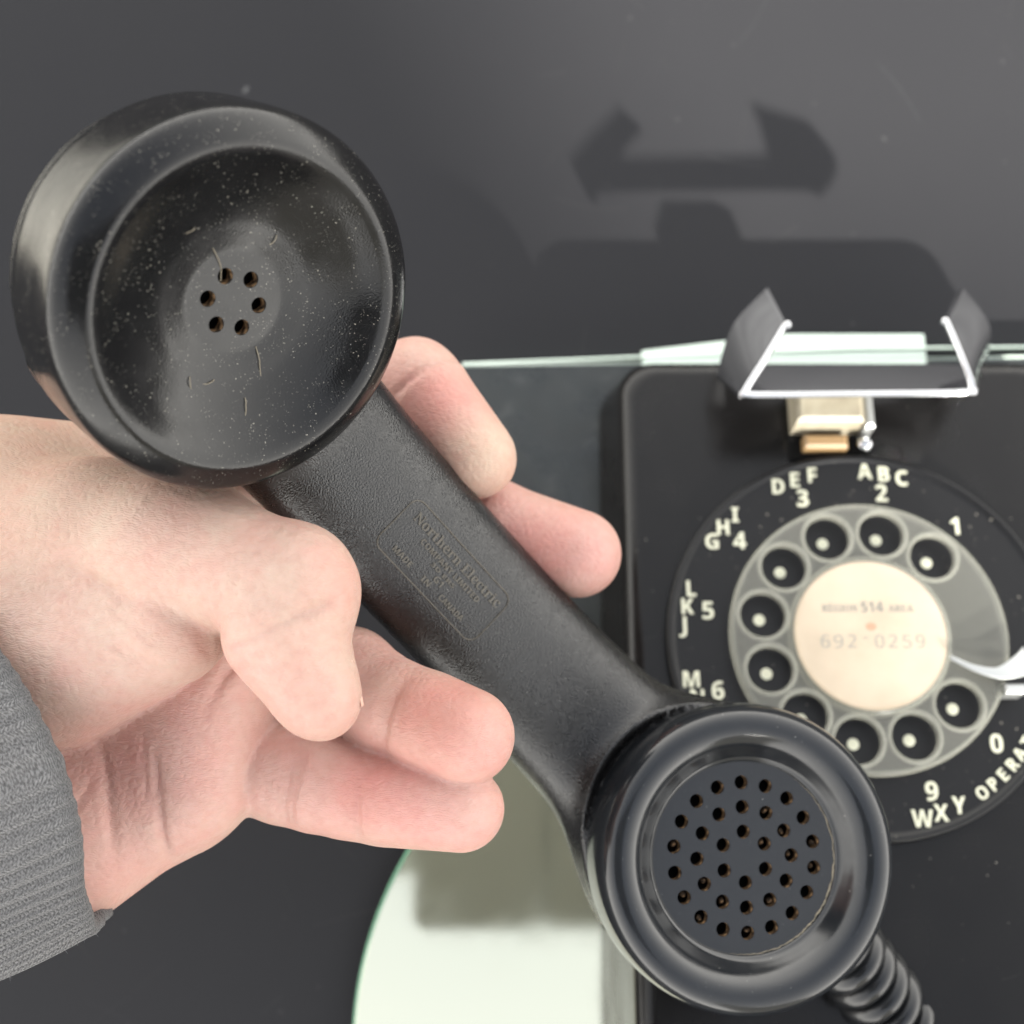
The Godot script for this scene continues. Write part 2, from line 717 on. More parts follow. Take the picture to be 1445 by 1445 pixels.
	M.glass_edge = make(lin(0.60, 0.70, 0.62), 0.22)
	M.green_edge = make(lin(0.10, 0.24, 0.15), 0.15)
	m = make(lin(0.95, 0.925, 0.70), 1.0)
	m.metallic = 1.0
	m.roughness_texture = noise_tex(0.008, 512, 22, 5, grey.call(0.02, 0.10))
	m.roughness_texture_channel = BaseMaterial3D.TEXTURE_CHANNEL_RED
	M.mirror = triplanar(m, 110.0)
	M.phone_back = make(lin(0.70, 0.755, 0.80), 0.6)
	m = make(Color.WHITE, 0.9)
	m.albedo_texture = noise_tex(0.02, 512, 24, 5, ramp([[0.0, lin(0.46, 0.44, 0.38)], [1.0, lin(0.58, 0.56, 0.50)]]))
	m.uv1_triplanar = true
	M.stucco = m
	M.cloth = make(lin(0.78, 0.75, 0.66), 0.85)
	# skin
	m = make(Color.WHITE, 0.52, 0.42)
	m.vertex_color_use_as_albedo = true
	m.subsurf_scatter_enabled = true
	m.subsurf_scatter_strength = 0.12
	m.heightmap_enabled = true
	m.heightmap_texture = skin_relief()
	m.heightmap_scale = 0.017
	m.albedo_texture = noise_tex(0.02, 512, 26, 5, ramp([[0.0, Color(0.955, 0.93, 0.925)], [0.5, Color(0.98, 0.975, 0.97)], [1.0, Color(1, 1, 1)]]))
	M.skin = triplanar(m, 30.0)
	m = make(lin(0.62, 0.40, 0.32), 0.3)
	M.nail = m
	# grey knitted cuff
	m = make(Color.WHITE, 0.95, 0.2)
	m.albedo_texture = knit()[0]
	m.heightmap_enabled = true
	m.heightmap_texture = knit()[1]
	m.heightmap_scale = 0.03
	m.rim_enabled = true
	m.rim = 0.35
	M.knit = m
	M.fuzz = make(lin(0.26, 0.26, 0.27), 0.95, 0.2)


func skin_relief() -> ImageTexture:   # fine crossing lines and pores
	var f := FastNoiseLite.new()
	f.noise_type = FastNoiseLite.TYPE_CELLULAR
	f.cellular_return_type = FastNoiseLite.RETURN_DISTANCE2_SUB
	f.frequency = 0.035
	f.seed = 31
	f.fractal_type = FastNoiseLite.FRACTAL_NONE
	var im := f.get_seamless_image(512, 512)
	var g := FastNoiseLite.new()
	g.frequency = 0.012
	g.seed = 32
	g.fractal_octaves = 4
	var im2 := g.get_seamless_image(512, 512)
	var r := Image.create(512, 512, false, Image.FORMAT_RGB8)
	for y in 512:
		for x in 512:
			var line := sin((y + 26.0 * im2.get_pixel(x, y).r) * TAU * 56.0 / 512.0) * 0.5 + 0.5   # ridges
			var k := minf(im.get_pixel(x, y).r * 1.4, 1.0) * 0.55 + line * 0.25 + im2.get_pixel(x, y).r * 0.2
			r.set_pixel(x, y, Color(k, k, k))
	return ImageTexture.create_from_image(r)


var knitted := []
func knit() -> Array:   # a few columns of knitted stitches, light and dark yarn mixed
	if knitted.size():
		return knitted
	var r := RandomNumberGenerator.new()
	r.seed = 5
	var W := 512
	var col := Image.create(W, W, false, Image.FORMAT_RGB8)
	var hgt := Image.create(W, W, false, Image.FORMAT_RGB8)
	var marl := FastNoiseLite.new()
	marl.frequency = 0.05
	marl.fractal_octaves = 3
	marl.seed = 41
	var base := marl.get_seamless_image(W, W)
	for y in W:
		for x in W:
			# 16 columns of stitches, each a pair of slanted strands
			var u := fposmod(x / 32.0, 1.0) - 0.5
			var v := fposmod(y / 26.9474 - absf(u) * 1.6, 1.0) - 0.5
			var strand := clampf(1.0 - 1.6 * v * v * 4.0 * 0.6 - pow(absf(absf(u) - 0.25) * 3.2, 2.0), 0.0, 1.0)
			var k := clampf((base.get_pixel((x * 2) % W, y).r - 0.5) * 1.9 + 0.45 + r.randf_range(-0.22, 0.22) + 0.1, 0.0, 1.0)
			var l := lerpf(0.065, 0.175, k)
			col.set_pixel(x, y, Color(l, l * 0.985, l * 0.99).linear_to_srgb())
			hgt.set_pixel(x, y, Color(strand, strand, strand))
	knitted = [ImageTexture.create_from_image(col), ImageTexture.create_from_image(hgt)]
	return knitted


# ------------------------------------------------------------------ the surface and what lies on it
func setting() -> void:
	var ground := PlaneMesh.new()
	ground.size = Vector2(8, 8)
	var g := obj("tabletop", ground, M.floor)
	struct(g)
	g.set_meta("label", "dark charcoal surface under everything")

	# dark glass plate with a pale polished edge
	var plate := thing("glass_plate", "dark glass plate with bright polished back edge under the telephone", "glass plate", Transform3D(Basis(), Vector3(0.09, 0, 0.05)))
	var w := [Vector2(-0.106, -0.134), Vector2(0.16, -0.138), Vector2(0.16, 0.20), Vector2(-0.090, 0.20)]
	obj("pane", slab(PackedVector2Array(w), 0.001, 0.0075), M.glass_plate, plate)
	var e := 0.0016
	var edge := PackedVector2Array([Vector2(-0.106, -0.134 - e), Vector2(0.02, -0.1375 - e * 2.0), Vector2(0.16, -0.138 - e * 2.4), Vector2(0.16, -0.1382), Vector2(-0.106, -0.1342)])
	obj("polished_edge", slab(edge, 0.001, 0.0078, 0.0008), M.glass_edge, plate)

	# round mirror with a green glass rim
	var c := Vector2(0.0656, 0.1278)
	var rad := 0.1148
	var disc := thing("round_mirror", "round mirror with a green glass rim beneath the mouthpiece", "mirror", Transform3D(Basis(), Vector3(c.x, 0, c.y)))
	obj("mirror_face", lathe([Vector2(0.01, 10.4), Vector2(rad * 1000.0 - 1.2, 10.4), Vector2(rad * 1000.0 - 1.0, 10.3)], 160, true), M.mirror, disc)
	obj("glass_rim", lathe(smooth_profile([Vector2(rad * 1000.0 - 1.0, 10.3), Vector2(rad * 1000.0 - 0.2, 10.0), Vector2(rad * 1000.0, 9.0), Vector2(rad * 1000.0, 8.0)], 3), 160, true), M.green_edge, disc)

	# the phone the picture is taken with, in its open folding case: the round mirror shows its underside
	var taker := thing("camera_phone", "grey phone in an open folding case held above the telephone", "phone", Transform3D(Basis(), Vector3(0, 0.441, 0)))
	var at_level := func(o: PackedVector2Array, dx: float, dz: float) -> PackedVector2Array:
		for i in o.size():
			o[i] += Vector2(dx, dz)
		return o
	obj("phone_body", slab(at_level.call(rounded(0.0405, -0.1035, 0.1035, 0.009), -0.0215, 0.0835), 0.0, 0.009, 0.002), M.phone_back, taker)
	obj("case_flap", slab(at_level.call(rounded(0.040, -0.088, 0.088, 0.009), -0.099, 0.067), 0.010, 0.013, 0.001), M.phone_back, taker)
	obj("card_pocket", slab(at_level.call(rounded(0.038, -0.1035, 0.1035, 0.009), 0.0555, 0.0835), 0.002, 0.006, 0.001), M.phone_back, taker)

	# a garden wall with a taller pier stands between the sun and the hand
	var wall := obj("garden_wall", box(Vector3(0.5, 0.0, 2.2), Vector3(1.75, 1.63, 2.4), 0.01), M.stucco)
	tag(wall, "short low pale stucco wall in front of the table", "wall")
	var pier := obj("wall_pier", box(Vector3(0.79, 0.0, 2.19), Vector3(1.134, 2.3, 2.41), 0.01), M.stucco)
	var cloth := obj("folded_cloth", slab(rounded(0.33, -0.36, 0.36, 0.02), 0.0, 0.012, 0.004), M.cloth, self, Transform3D(Basis(Vector3.UP, 0.25), Vector3(-0.74, 0.001, -0.50)))
	tag(cloth, "pale folded cloth lying in the sun left of the hand", "cloth")
	tag(pier, "taller pale stucco pier rising from the low wall", "pier")


# ------------------------------------------------------------------ the wall telephone
func rounded(hx: float, y0: float, y1: float, r: float, seg := 8) -> PackedVector2Array:
	var p := PackedVector2Array()
	for q in [[hx - r, y1 - r, 0.0], [-hx + r, y1 - r, PI / 2], [-hx + r, y0 + r, PI], [hx - r, y0 + r, PI * 1.5]]:
		for k in seg + 1:
			var f: float = q[2] + PI / 2 * k / seg
			p.append(Vector2(q[0] + cos(f) * r, q[1] + sin(f) * r))
	return p


func wall_phone() -> void:
	# local axes: x right, y up the telephone's face, z out of the face; origin at the dial's centre
	var frame := Transform3D(Basis(Vector3.RIGHT, deg_to_rad(-104.0)), Vector3(0.098, 0.0593, 0.0032))
	var t := thing("wall_telephone", "black rotary wall telephone lying on its back", "telephone", frame)
	var spin := Basis(Vector3.RIGHT, PI / 2)   # turns a lathe's y to the face's z
	# shell: rings from the plate up to the face, then rolled in
	var rings := []
	var down := frame.affine_inverse()
	var steps := 10
	for i in steps + 1:
		var k := float(i) / steps
		var ring := PackedVector3Array()
		for p in rounded(lerpf(70.0, 66.4, k), lerpf(-150.0, -146.0, k), lerpf(91.0, 88.0, k), 11.0):
			var base := frame * (Vector3(p.x, p.y, 0) * MM)
			var low: float = -(base.y - 0.0112) / frame.basis.z.y
			ring.append(Vector3(p.x * MM, p.y * MM, lerpf(low, -0.0085, k)))
		rings.append(ring)
	for i in range(1, 9):
		var f := PI / 2 * i / 8.0
		var inn := 6.0 * (1.0 - cos(f))
		var ring := PackedVector3Array()
		for p in rounded(66.4 - inn, -146.0 + inn, 88.0 - inn, 11.0 - inn * 0.5):
			ring.append(Vector3(p.x, p.y, -8.5 + 6.0 * sin(f)) * MM)
		rings.append(ring)
	for sc in [0.6, 0.02]:
		var ring := PackedVector3Array()
		for p in rounded(60.4, -140.0, 82.0, 8.0):
			ring.append(Vector3(p.x * sc, (p.y + 31.0) * sc - 31.0, -2.5) * MM)
		rings.append(ring)
	obj("shell", grid(rings, true, Vector3(0, -0.03, -0.03)), M.shell, t)

	# mounting plate showing behind the shell's top edge
	var mp := PackedVector2Array([Vector2(-56, -103), Vector2(-10, -109), Vector2(36, -109), Vector2(36, -80), Vector2(-56, -80)])
	for i in mp.size():
		mp[i] *= MM
	obj("mounting_plate", slab(mp, -0.030, -0.0285, 0.0006), M.glass_edge, t, Transform3D(spin, Vector3.ZERO))

	# number ring
	var ringp := [Vector2(30, 0.4), Vector2(52.0, 0.4), Vector2(52.8, 0.5), Vector2(53.2, 0.9), Vector2(53.7, 1.2), Vector2(54.3, 1.2), Vector2(54.8, 0.9), Vector2(55.1, 0.2), Vector2(55.2, -2.6)]
	var face := obj("number_plate", lathe([Vector2(0.02, 0.4)] + ringp, 128, true), M.dial_black, t, Transform3D(spin, Vector3.ZERO))
	var names := ["", "ABC", "DEF", "GHI", "JKL", "MNO", "PRS", "TUV", "WXY", ""]
	for i in 10:
		var a := deg_to_rad(49.0 + 30.0 * i)
		var up := Vector2(cos(a), sin(a))
		obj("digit", words(str((i + 1) % 10), 0.0050, 0.0003, true), M.dial_print, face, Transform3D(spin.inverse(), spin.inverse() * (Vector3(up.x * 44.0, up.y * 44.0, 0.5) * MM)))
		obj("hole_dot", lathe([Vector2(0.02, 0.25), Vector2(1.3, 0.25), Vector2(1.65, 0.0)], 16, true), M.dial_print, face, Transform3D(Basis(), Vector3(up.x * 29.5, 0.45, -up.y * 29.5) * MM))
		if names[i] != "":
			for k in 3:
				var way := -1.0 if a < PI * 1.02 else 1.0   # letters read left to right over the top, left to right under the bottom
				if i in [3, 4]:
					way = -1.0
				var b := a + deg_to_rad(6.1) * (k - 1) * way
				obj("letter", words(names[i][k], 0.0045, 0.0003, true), M.dial_print, face, Transform3D(spin.inverse(), spin.inverse() * (Vector3(cos(b) * 50.0, sin(b) * 50.0, 0.5) * MM)))
	for k in 8:
		var b := deg_to_rad(319.0 - 15.5 + 31.0 * k / 7.0)
		obj("letter", words("OPERATOR"[k], 0.0034, 0.0003, true), M.dial_print, face, Transform3D(spin.inverse() * Basis(Vector3.BACK, b + PI / 2), spin.inverse() * (Vector3(cos(b) * 50.4, sin(b) * 50.4, 0.5) * MM)))

	# clear finger wheel
	var wheel := Node3D.new()
	wheel.name = "finger_wheel"
	wheel.transform = Transform3D(spin, Vector3.ZERO)
	t.add_child(wheel)
	var holes := []
	for i in 10:
		var a := deg_to_rad(49.0 + 30.0 * i)
		holes.append(Vector2(cos(a), -sin(a)) * 29.5)
	obj("wheel_disc", holed([[21.5, 37.3, 10, deg_to_rad(-319.0), 29.5, TAU / 12.0]], 6.2, 4.2, 6.4, 40), M.clear, wheel)
	obj("wheel_edge", lathe(smooth_profile([Vector2(37.0, 6.45), Vector2(37.9, 6.0), Vector2(38.3, 4.8), Vector2(38.2, 3.6), Vector2(37.4, 3.2)], 4), 128, true), M.clear_edge, wheel)
	for h in holes:
		obj("finger_hole_rim", lathe(smooth_profile([Vector2(6.15, 4.3), Vector2(6.15, 5.8), Vector2(6.45, 6.6), Vector2(6.9, 6.8), Vector2(7.5, 6.45)], 4), 36), M.clear_edge, wheel, Transform3D(Basis(), Vector3(h.x, 0, h.y) * MM))
	var hub := lathe(smooth_profile([Vector2(22.6, 5.0), Vector2(22.2, 6.6), Vector2(21.2, 7.5), Vector2(20.6, 7.7)], 4), 96, true)
	obj("card_ring", hub, M.clear_edge, wheel)

	# number card
	var card := obj("number_card", lathe([Vector2(0.02, 6.9), Vector2(20.6, 6.9), Vector2(20.9, 6.6)], 96, true), M.paper, t, Transform3D(spin, Vector3.ZERO))
	var put := func(size: float, text: String, x: float, y: float, m: Material, bold: bool, serif: bool, spread := 1.0):
		obj("print", words(text, size * MM, 0.00008, bold, serif), m, card, Transform3D(spin.inverse() * Basis.from_scale(Vector3(spread, 1, 1)), spin.inverse() * (Vector3(x, y, 6.93) * MM)))
	put.call(1.9, "RÉGION", -7.9, 7.3, M.ink, true, true, 0.92)
	put.call(2.9, "514", 1.0, 7.7, M.ink, true, false, 0.95)
	put.call(1.9, "AREA", 8.9, 7.3, M.ink, true, true, 0.92)
	for k in 8:
		put.call(3.7, "692-0259"[k], -12.6 + 3.72 * k, -2.0 + (1.4 if k == 3 else 0.0), M.ink_pale, false, false, 1.1)
	obj("rust_spot", lathe([Vector2(0.02, 0.05), Vector2(0.9, 0.04), Vector2(1.3, 0.0)], 11, true), M.rust, card, Transform3D(Basis.from_scale(Vector3(1.2, 1, 0.9)), Vector3(0.3, 6.93, -2.2) * MM))
	obj("card_cover", lathe([Vector2(0.02, 8.0), Vector2(16, 7.95), Vector2(20.4, 7.72)], 72, true), M.window, t, Transform3D(spin, Vector3.ZERO))

	# finger stop: a curved chromed hook
	var inner := []
	var outer := []
	var line := spline([Vector3(20.2, -6.8, 9.0), Vector3(26.0, -10.0, 9.4), Vector3(32.0, -11.8, 9.6), Vector3(36.8, -11.0, 9.6), Vector3(40.2, -9.6, 9.2)], 8)
	var wide := [0.8, 1.5, 2.6, 5.2, 7.6]
	for i in line.size():
		var k := float(i) / (line.size() - 1) * 4.0
		var w: float = lerpf(wide[int(minf(k, 3.0))], wide[int(minf(k, 3.0)) + 1], k - minf(floorf(k), 3.0))
		inner.append(line[i] + Vector3(0.1, w * 0.75, 0.0))
		outer.append(line[i] - Vector3(-0.3, w * 0.25 + 0.3, 0.4))
	obj("finger_stop", strip(inner, outer, 0.9), M.steel, t)
	obj("stop_post", box(Vector3(34.5, 0.6, 13.0) * MM, Vector3(40.0, 8.6, 15.6) * MM, 0.0004), M.steel, t, Transform3D(spin, Vector3(0, -0.001, 0)))

	# hook for the handset: a chromed strip bent to a fork
	var near := [V(59, 80.6, -23.2), V(59.5, 78, -23.2), V(38, 65, -13), V(19.5, 46, -3)]
	var cam_to_face := func(px: float, py: float, d: float) -> Vector3:   # hook points measured in the view's frame, given in millimetres
		return down * (Vector3(0, 0.432, 0) + Vector3(px, 0.08716 * py + 0.99619 * d, -0.99619 * py + 0.08716 * d) * MM) / MM
	near = [cam_to_face.call(77.8, 53.0, -377), cam_to_face.call(71.5, 43.0, -374), cam_to_face.call(65.3, 33.6, -372.0), cam_to_face.call(66.8, 32.4, -372.0), cam_to_face.call(96, 32.6, -372), cam_to_face.call(126.0, 33.1, -372), cam_to_face.call(128.2, 34.6, -372), cam_to_face.call(125.8, 43.0, -374), cam_to_face.call(122.4, 54.0, -377)]
	var far := [cam_to_face.call(75.2, 65.5, -391), cam_to_face.call(65.0, 54.5, -391), cam_to_face.call(60.2, 39.5, -388), cam_to_face.call(64.0, 41.6, -387), cam_to_face.call(99, 42.2, -387), cam_to_face.call(131.5, 42.0, -387), cam_to_face.call(135.8, 41.5, -388), cam_to_face.call(139.5, 54.0, -391), cam_to_face.call(131.5, 65.5, -391)]
	var hook := obj("handset_hook", strip(spline(near, 7), spline(far, 7), 2.0), M.chrome, t)
	obj("hook_lip", tube(scaled(spline(near.slice(2, 7), 7)), 0.0006, 10), M.chrome, hook)
	for q in [near[0], near[8]]:
		var ball := SphereMesh.new()
		ball.radius = 0.0012
		ball.height = 0.0024
		ball.radial_segments = 20
		ball.rings = 10
		obj("rounded_tip", ball, M.chrome, hook, Transform3D(Basis(), q * MM))
	obj("hook_stem", box(Vector3(-16, -4, -76) * MM, Vector3(3.5, 9, -62.5) * MM, 0.0012), M.stem, t, Transform3D(spin, Vector3.ZERO))
	obj("stem_side", box(Vector3(3.8, -4, -75) * MM, Vector3(6.5, 8, -61) * MM, 0.0008), M.steel, t, Transform3D(spin, Vector3.ZERO))
	obj("plunger", box(Vector3(-13, -3, -60.5) * MM, Vector3(-0.5, 3.4, -56.5) * MM, 0.0008), M.brass, t, Transform3D(spin, Vector3.ZERO))
	obj("plunger_slot", box(Vector3(-17, -4, -63) * MM, Vector3(7, 0.9, -54) * MM, 0.0006), M.void, t, Transform3D(spin, Vector3(0, 0, -0.0026)))
	var screw := SphereMesh.new()
	screw.radius = 0.0022
	screw.height = 0.0036
	obj("screw_head", screw, M.chrome, t, Transform3D(spin, Vector3(4.6, 58.0, 2.0) * MM))


func scaled(pts: Array) -> Array:
	return pts.map(func(p): return p * MM)


func strip(a: Array, b: Array, thick: float) -> ArrayMesh:   # a bent metal strip between two lines (mm), with thickness and rounded long edges
	var rings := []
	for i in a.size():
		var t: Vector3 = (a[mini(i + 1, a.size() - 1)] - a[maxi(i - 1, 0)]).normalized()
		var w: Vector3 = (b[i] - a[i])
		var n := t.cross(w).normalized() * thick * 0.5
		var u := w.normalized() * thick * 0.35
		var ring := PackedVector3Array()
		for p in [a[i] + n + u, a[i] + n * 0.6, a[i] - n * 0.6, a[i] - n + u, b[i] - n - u, b[i] - n * 0.6, b[i] + n * 0.6, b[i] + n - u]:
			ring.append(p * MM)
		rings.append(ring)
	for e in [0, rings.size() - 1]:
		var mid := Vector3.ZERO
		for p in rings[e]:
			mid += p / 8.0
		var ring := PackedVector3Array()
		for p in rings[e]:
			ring.append(mid + (p - mid) * 0.03)
		if e == 0:
			rings.push_front(ring)
		else:
			rings.append(ring)
	return grid(rings, true)


# ------------------------------------------------------------------ the handset
# The frame in which hand and handset are held: tipped 5 degrees from level, above the telephone.
var held := Transform3D(Basis(Vector3.RIGHT, deg_to_rad(-85.0)), Vector3(0, 0.432, 0)) * Transform3D(Basis(), Vector3(0, -0.020, -0.290))
# Handset axes: x along the grip from earpiece to mouthpiece, y out of its front, origin inside the middle of the grip.
var grip_at := Transform3D(Basis(Vector3(0.61840, -0.69789, -0.36129), Vector3(0.40305, -0.11300, 0.90817), Vector3(-0.67463, -0.70724, 0.21141)), Vector3(-15.476, 4.826, -21.763) * 0.001)


func cup(p: Vector3, side: float) -> float:   # the cup behind a cap, p in mm
	var ax := Vector3(-side * 0.35837, 0.93358, 0)
	var q := p - Vector3(81.0 * side if side < 0.0 else 83.0, 46.0, 0)
	var h := q.dot(ax)
	var r := (q - ax * h).length()
	var top := -22.6 if side < 0.0 else -17.6
	var wall := (r - (34.0 - (top - h) * 0.10 - maxf(top - h - 8.0, 0.0) * 0.42)) * 0.93
	return smax(smax(wall, h - top, 1.2), -48.0 - h, 12.0)


func body_sdf(pm: Vector3) -> float:
	var p := pm * 1000.0
	# grip: a bowed bar, flatter in front
	var x := clampf(p.x, -92.0, 92.0)
	var k := absf(x) / 83.0
	var bow := -1.0 + 7.5 * k * k
	var hz := 18.3 + 4.5 * k * k * k
	var hy := 11.5 + 1.5 * k * k
	var qy := (p.y - bow)
	var qz := p.z
	var ey := pow(absf(qy) / hy, 2.6)
	var ez := pow(absf(qz) / hz, 2.6)
	var g := pow(ey + ez + 1e-9, 1.0 / 2.6)
	var bar := (g - 1.0) * hy * 0.92
	if g > 1.6:
		bar = maxf(bar, Vector2(qy, qz).length() - 26.0)
	bar = maxf(bar, absf(p.x) - 92.0)
	var d := smin(bar, cup(p, -1.0), 14.0)
	d = smin(d, cup(p, 1.0), 14.0)
	# nothing of the blend may rise above the seam of either cap
	for side in [-1.0, 1.0]:
		var ax := Vector3(-side * 0.35837, 0.93358, 0)
		var q := p - Vector3(81.0 * side if side < 0.0 else 83.0, 46.0, 0)
		var h := q.dot(ax)
		var top := -22.6 if side < 0.0 else -17.6
		var r := (q - ax * h).length()
		d = smax(d, minf(h - top, 30.0) - maxf(r - 35.4, 0.0) * 1.3, 1.6)
	return d * MM


func handset() -> void:
	var t := thing("telephone_handset", "worn black handset held in the hand, mouthpiece over the dial", "handset", held * grip_at)
	obj("grip", net(body_sdf, V(-136, -20, -38), V(136, 34, 38), 0.0012), M.grip, t)
	# caps: y of a cap runs out of its face
	for side in [-1.0, 1.0]:
		var ay := Vector3(-side * 0.35837, 0.93358, 0)
		var az := Vector3(0, 0, 1)
		var place := Transform3D(Basis(ay.cross(az), ay, az), Vector3(81.0 * side if side < 0.0 else 83.0, 46.0, 0) * MM).scaled_local(Vector3.ONE * (1.025 if side < 0.0 else 1.015))
		if side < 0.0:
			earpiece(t, place)
		else:
			mouthpiece(t, place)
	lettering(t)


func earpiece(t: Node3D, place: Transform3D) -> void:
	var prof := smooth_profile([Vector2(33.4, -22.2), Vector2(34.6, -21.6), Vector2(34.8, -17), Vector2(34.9, -10), Vector2(34.8, -5.2), Vector2(34.3, -3.4), Vector2(33.0, -2.0), Vector2(31.0, -0.7), Vector2(29.2, 0.0), Vector2(27.6, -0.35), Vector2(26.0, -1.15), Vector2(23.0, -2.75), Vector2(19.0, -4.45), Vector2(15.5, -5.65), Vector2(13.0, -6.25), Vector2(11.4, -6.6), Vector2(10.2, -6.85), Vector2(9.5, -6.97), Vector2(9.2, -6.99), Vector2(8.9, -7.0)], 5)
	var cap := obj("earpiece_cap", lathe(prof, 144, true), M.cap, t, place)
	var holes := []
	for i in 6:
		var f := TAU * i / 6.0 + 0.35
		holes.append(Vector2(cos(f), sin(f)) * 5.1)
	obj("earpiece_centre", holed([[0.0, 2.2, 0], [2.2, 9.0, 6, 0.35, 5.1]], 1.5, -9.4, -7.0), M.cap, cap)
	for h in holes:
		obj("sound_hole", lathe([Vector2(1.46, -9.3), Vector2(1.46, -7.12)], 18), M.hole, cap, Transform3D(Basis(Vector3.UP, rng.randf() * TAU), Vector3(h.x, 0, h.y) * MM))
	obj("cap_inside", lathe([Vector2(0.02, -10.8), Vector2(12, -10.8), Vector2(12, -9.2)], 24, true), M.void, cap)
	# lint caught in the bowl
	for q in [[-10.5, -3.0, 0.15, 6.5], [-4.5, -13.5, 0.9, 3.0], [9.5, 2.0, 0.5, 7.5], [8.0, 12.0, 1.9, 3.2], [14.5, 10.0, 0.7, 4.2], [-16.0, -2.5, 1.7, 2.6], [4.0, 15.0, 1.0, 3.0]]:
		var pts := []
		var d := Vector2.from_angle(q[2])
		var p := Vector2(q[0], q[1])
		for k in 7:
			pts.append(Vector3(p.x, bowl(p.length()) + 0.12 + 0.3 * sin(k * 0.9), p.y) * MM)
			p += d * q[3] / 6.0
			d = d.rotated(rng.randf_range(-0.22, 0.26))
		obj("lint_fibre", tube(spline(pts, 3), 0.00009, 5), M.lint, cap)


func bowl(r: float) -> float:
	var xs := [9.0, 9.7, 11.4, 13.0, 15.5, 19.0, 23.0, 26.0]
	var ys := [-7.0, -6.95, -6.6, -6.25, -5.65, -4.45, -2.75, -1.15]
	if r <= xs[0]:
		return ys[0]
	for i in 7:
		if r <= xs[i + 1]:
			return lerpf(ys[i], ys[i + 1], (r - xs[i]) / (xs[i + 1] - xs[i]))
	return -1.0


func mouthpiece(t: Node3D, place: Transform3D) -> void:
	var prof := smooth_profile([Vector2(33.2, -17.2), Vector2(34.3, -16.6), Vector2(34.55, -13), Vector2(34.6, -8), Vector2(34.3, -4.4), Vector2(33.4, -2.0), Vector2(31.8, -0.5), Vector2(29.6, 0.0), Vector2(27.4, -0.5), Vector2(25.4, -2.0), Vector2(23.8, -3.9), Vector2(22.5, -5.4), Vector2(21.7, -6.0), Vector2(21.3, -6.5), Vector2(21.1, -6.6)], 5)
	var cap := obj("mouthpiece_cap", lathe(prof, 144, true), M.cap_clean, t, place)
	var holes := []
	for q in [[6, 5.6], [12, 11.1], [18, 16.6]]:
		for i in q[0]:
			var f: float = TAU * i / q[0] + 0.80
			holes.append(Vector2(cos(f), sin(f)) * q[1])
	obj("mouthpiece_grille", holed([[0.0, 2.9, 0], [2.9, 8.3, 6, 0.8, 5.6], [8.3, 13.9, 12, 0.8, 11.1], [13.9, 21.3, 18, 0.8, 16.6]], 1.58, -9.2, -6.5), M.cap_clean, cap)
	for h in holes:
		obj("sound_hole", lathe([Vector2(1.54, -9.1), Vector2(1.54, -6.7)], 18), M.hole, cap, Transform3D(Basis(Vector3.UP, rng.randf() * TAU), Vector3(h.x, 0, h.y) * MM))
		if rng.randf() < 0.4:
			var lump := SphereMesh.new()
			lump.radius = 0.0008
			lump.height = 0.001
			lump.radial_segments = 8
			lump.rings = 4
			obj("dirt", lump, M.hole, cap, Transform3D(Basis(Vector3(1, 0.4, 0.2).normalized(), rng.randf() * TAU), Vector3(h.x + rng.randf_range(-0.6, 0.6), -8.2, h.y + rng.randf_range(-0.6, 0.6)) * MM))
	obj("cap_inside", lathe([Vector2(0.02, -10.6), Vector2(23, -10.6), Vector2(23, -8.6)], 32, true), M.void, cap)
	# dirt packed in the groove round the grille: an uneven crumbly ring
	var pts := []
	var rad := []
	for k in 121:
		var f := -1.7 + 2.7 * k / 120.0
		var wob := rng.randf_range(-0.12, 0.12) + sin(k * 0.61) * 0.06
		pts.append(Vector3(cos(f) * (21.25 + wob), -6.45, sin(f) * (21.25 + wob)) * MM)
		rad.append(rng.randf_range(0.06, 0.24) * MM * sin(PI * k / 120.0) + 0.00002)
	obj("groove_dirt", tube(pts, rad, 6), M.lint, cap)


func surface_y(x: float, z: float) -> float:   # height of the grip's front, metres
	var y := 0.03
	for i in 40:
		var d := body_sdf(Vector3(x, y, z))
		y -= d * 0.9
		if d < 0.000005:
			break
	return y


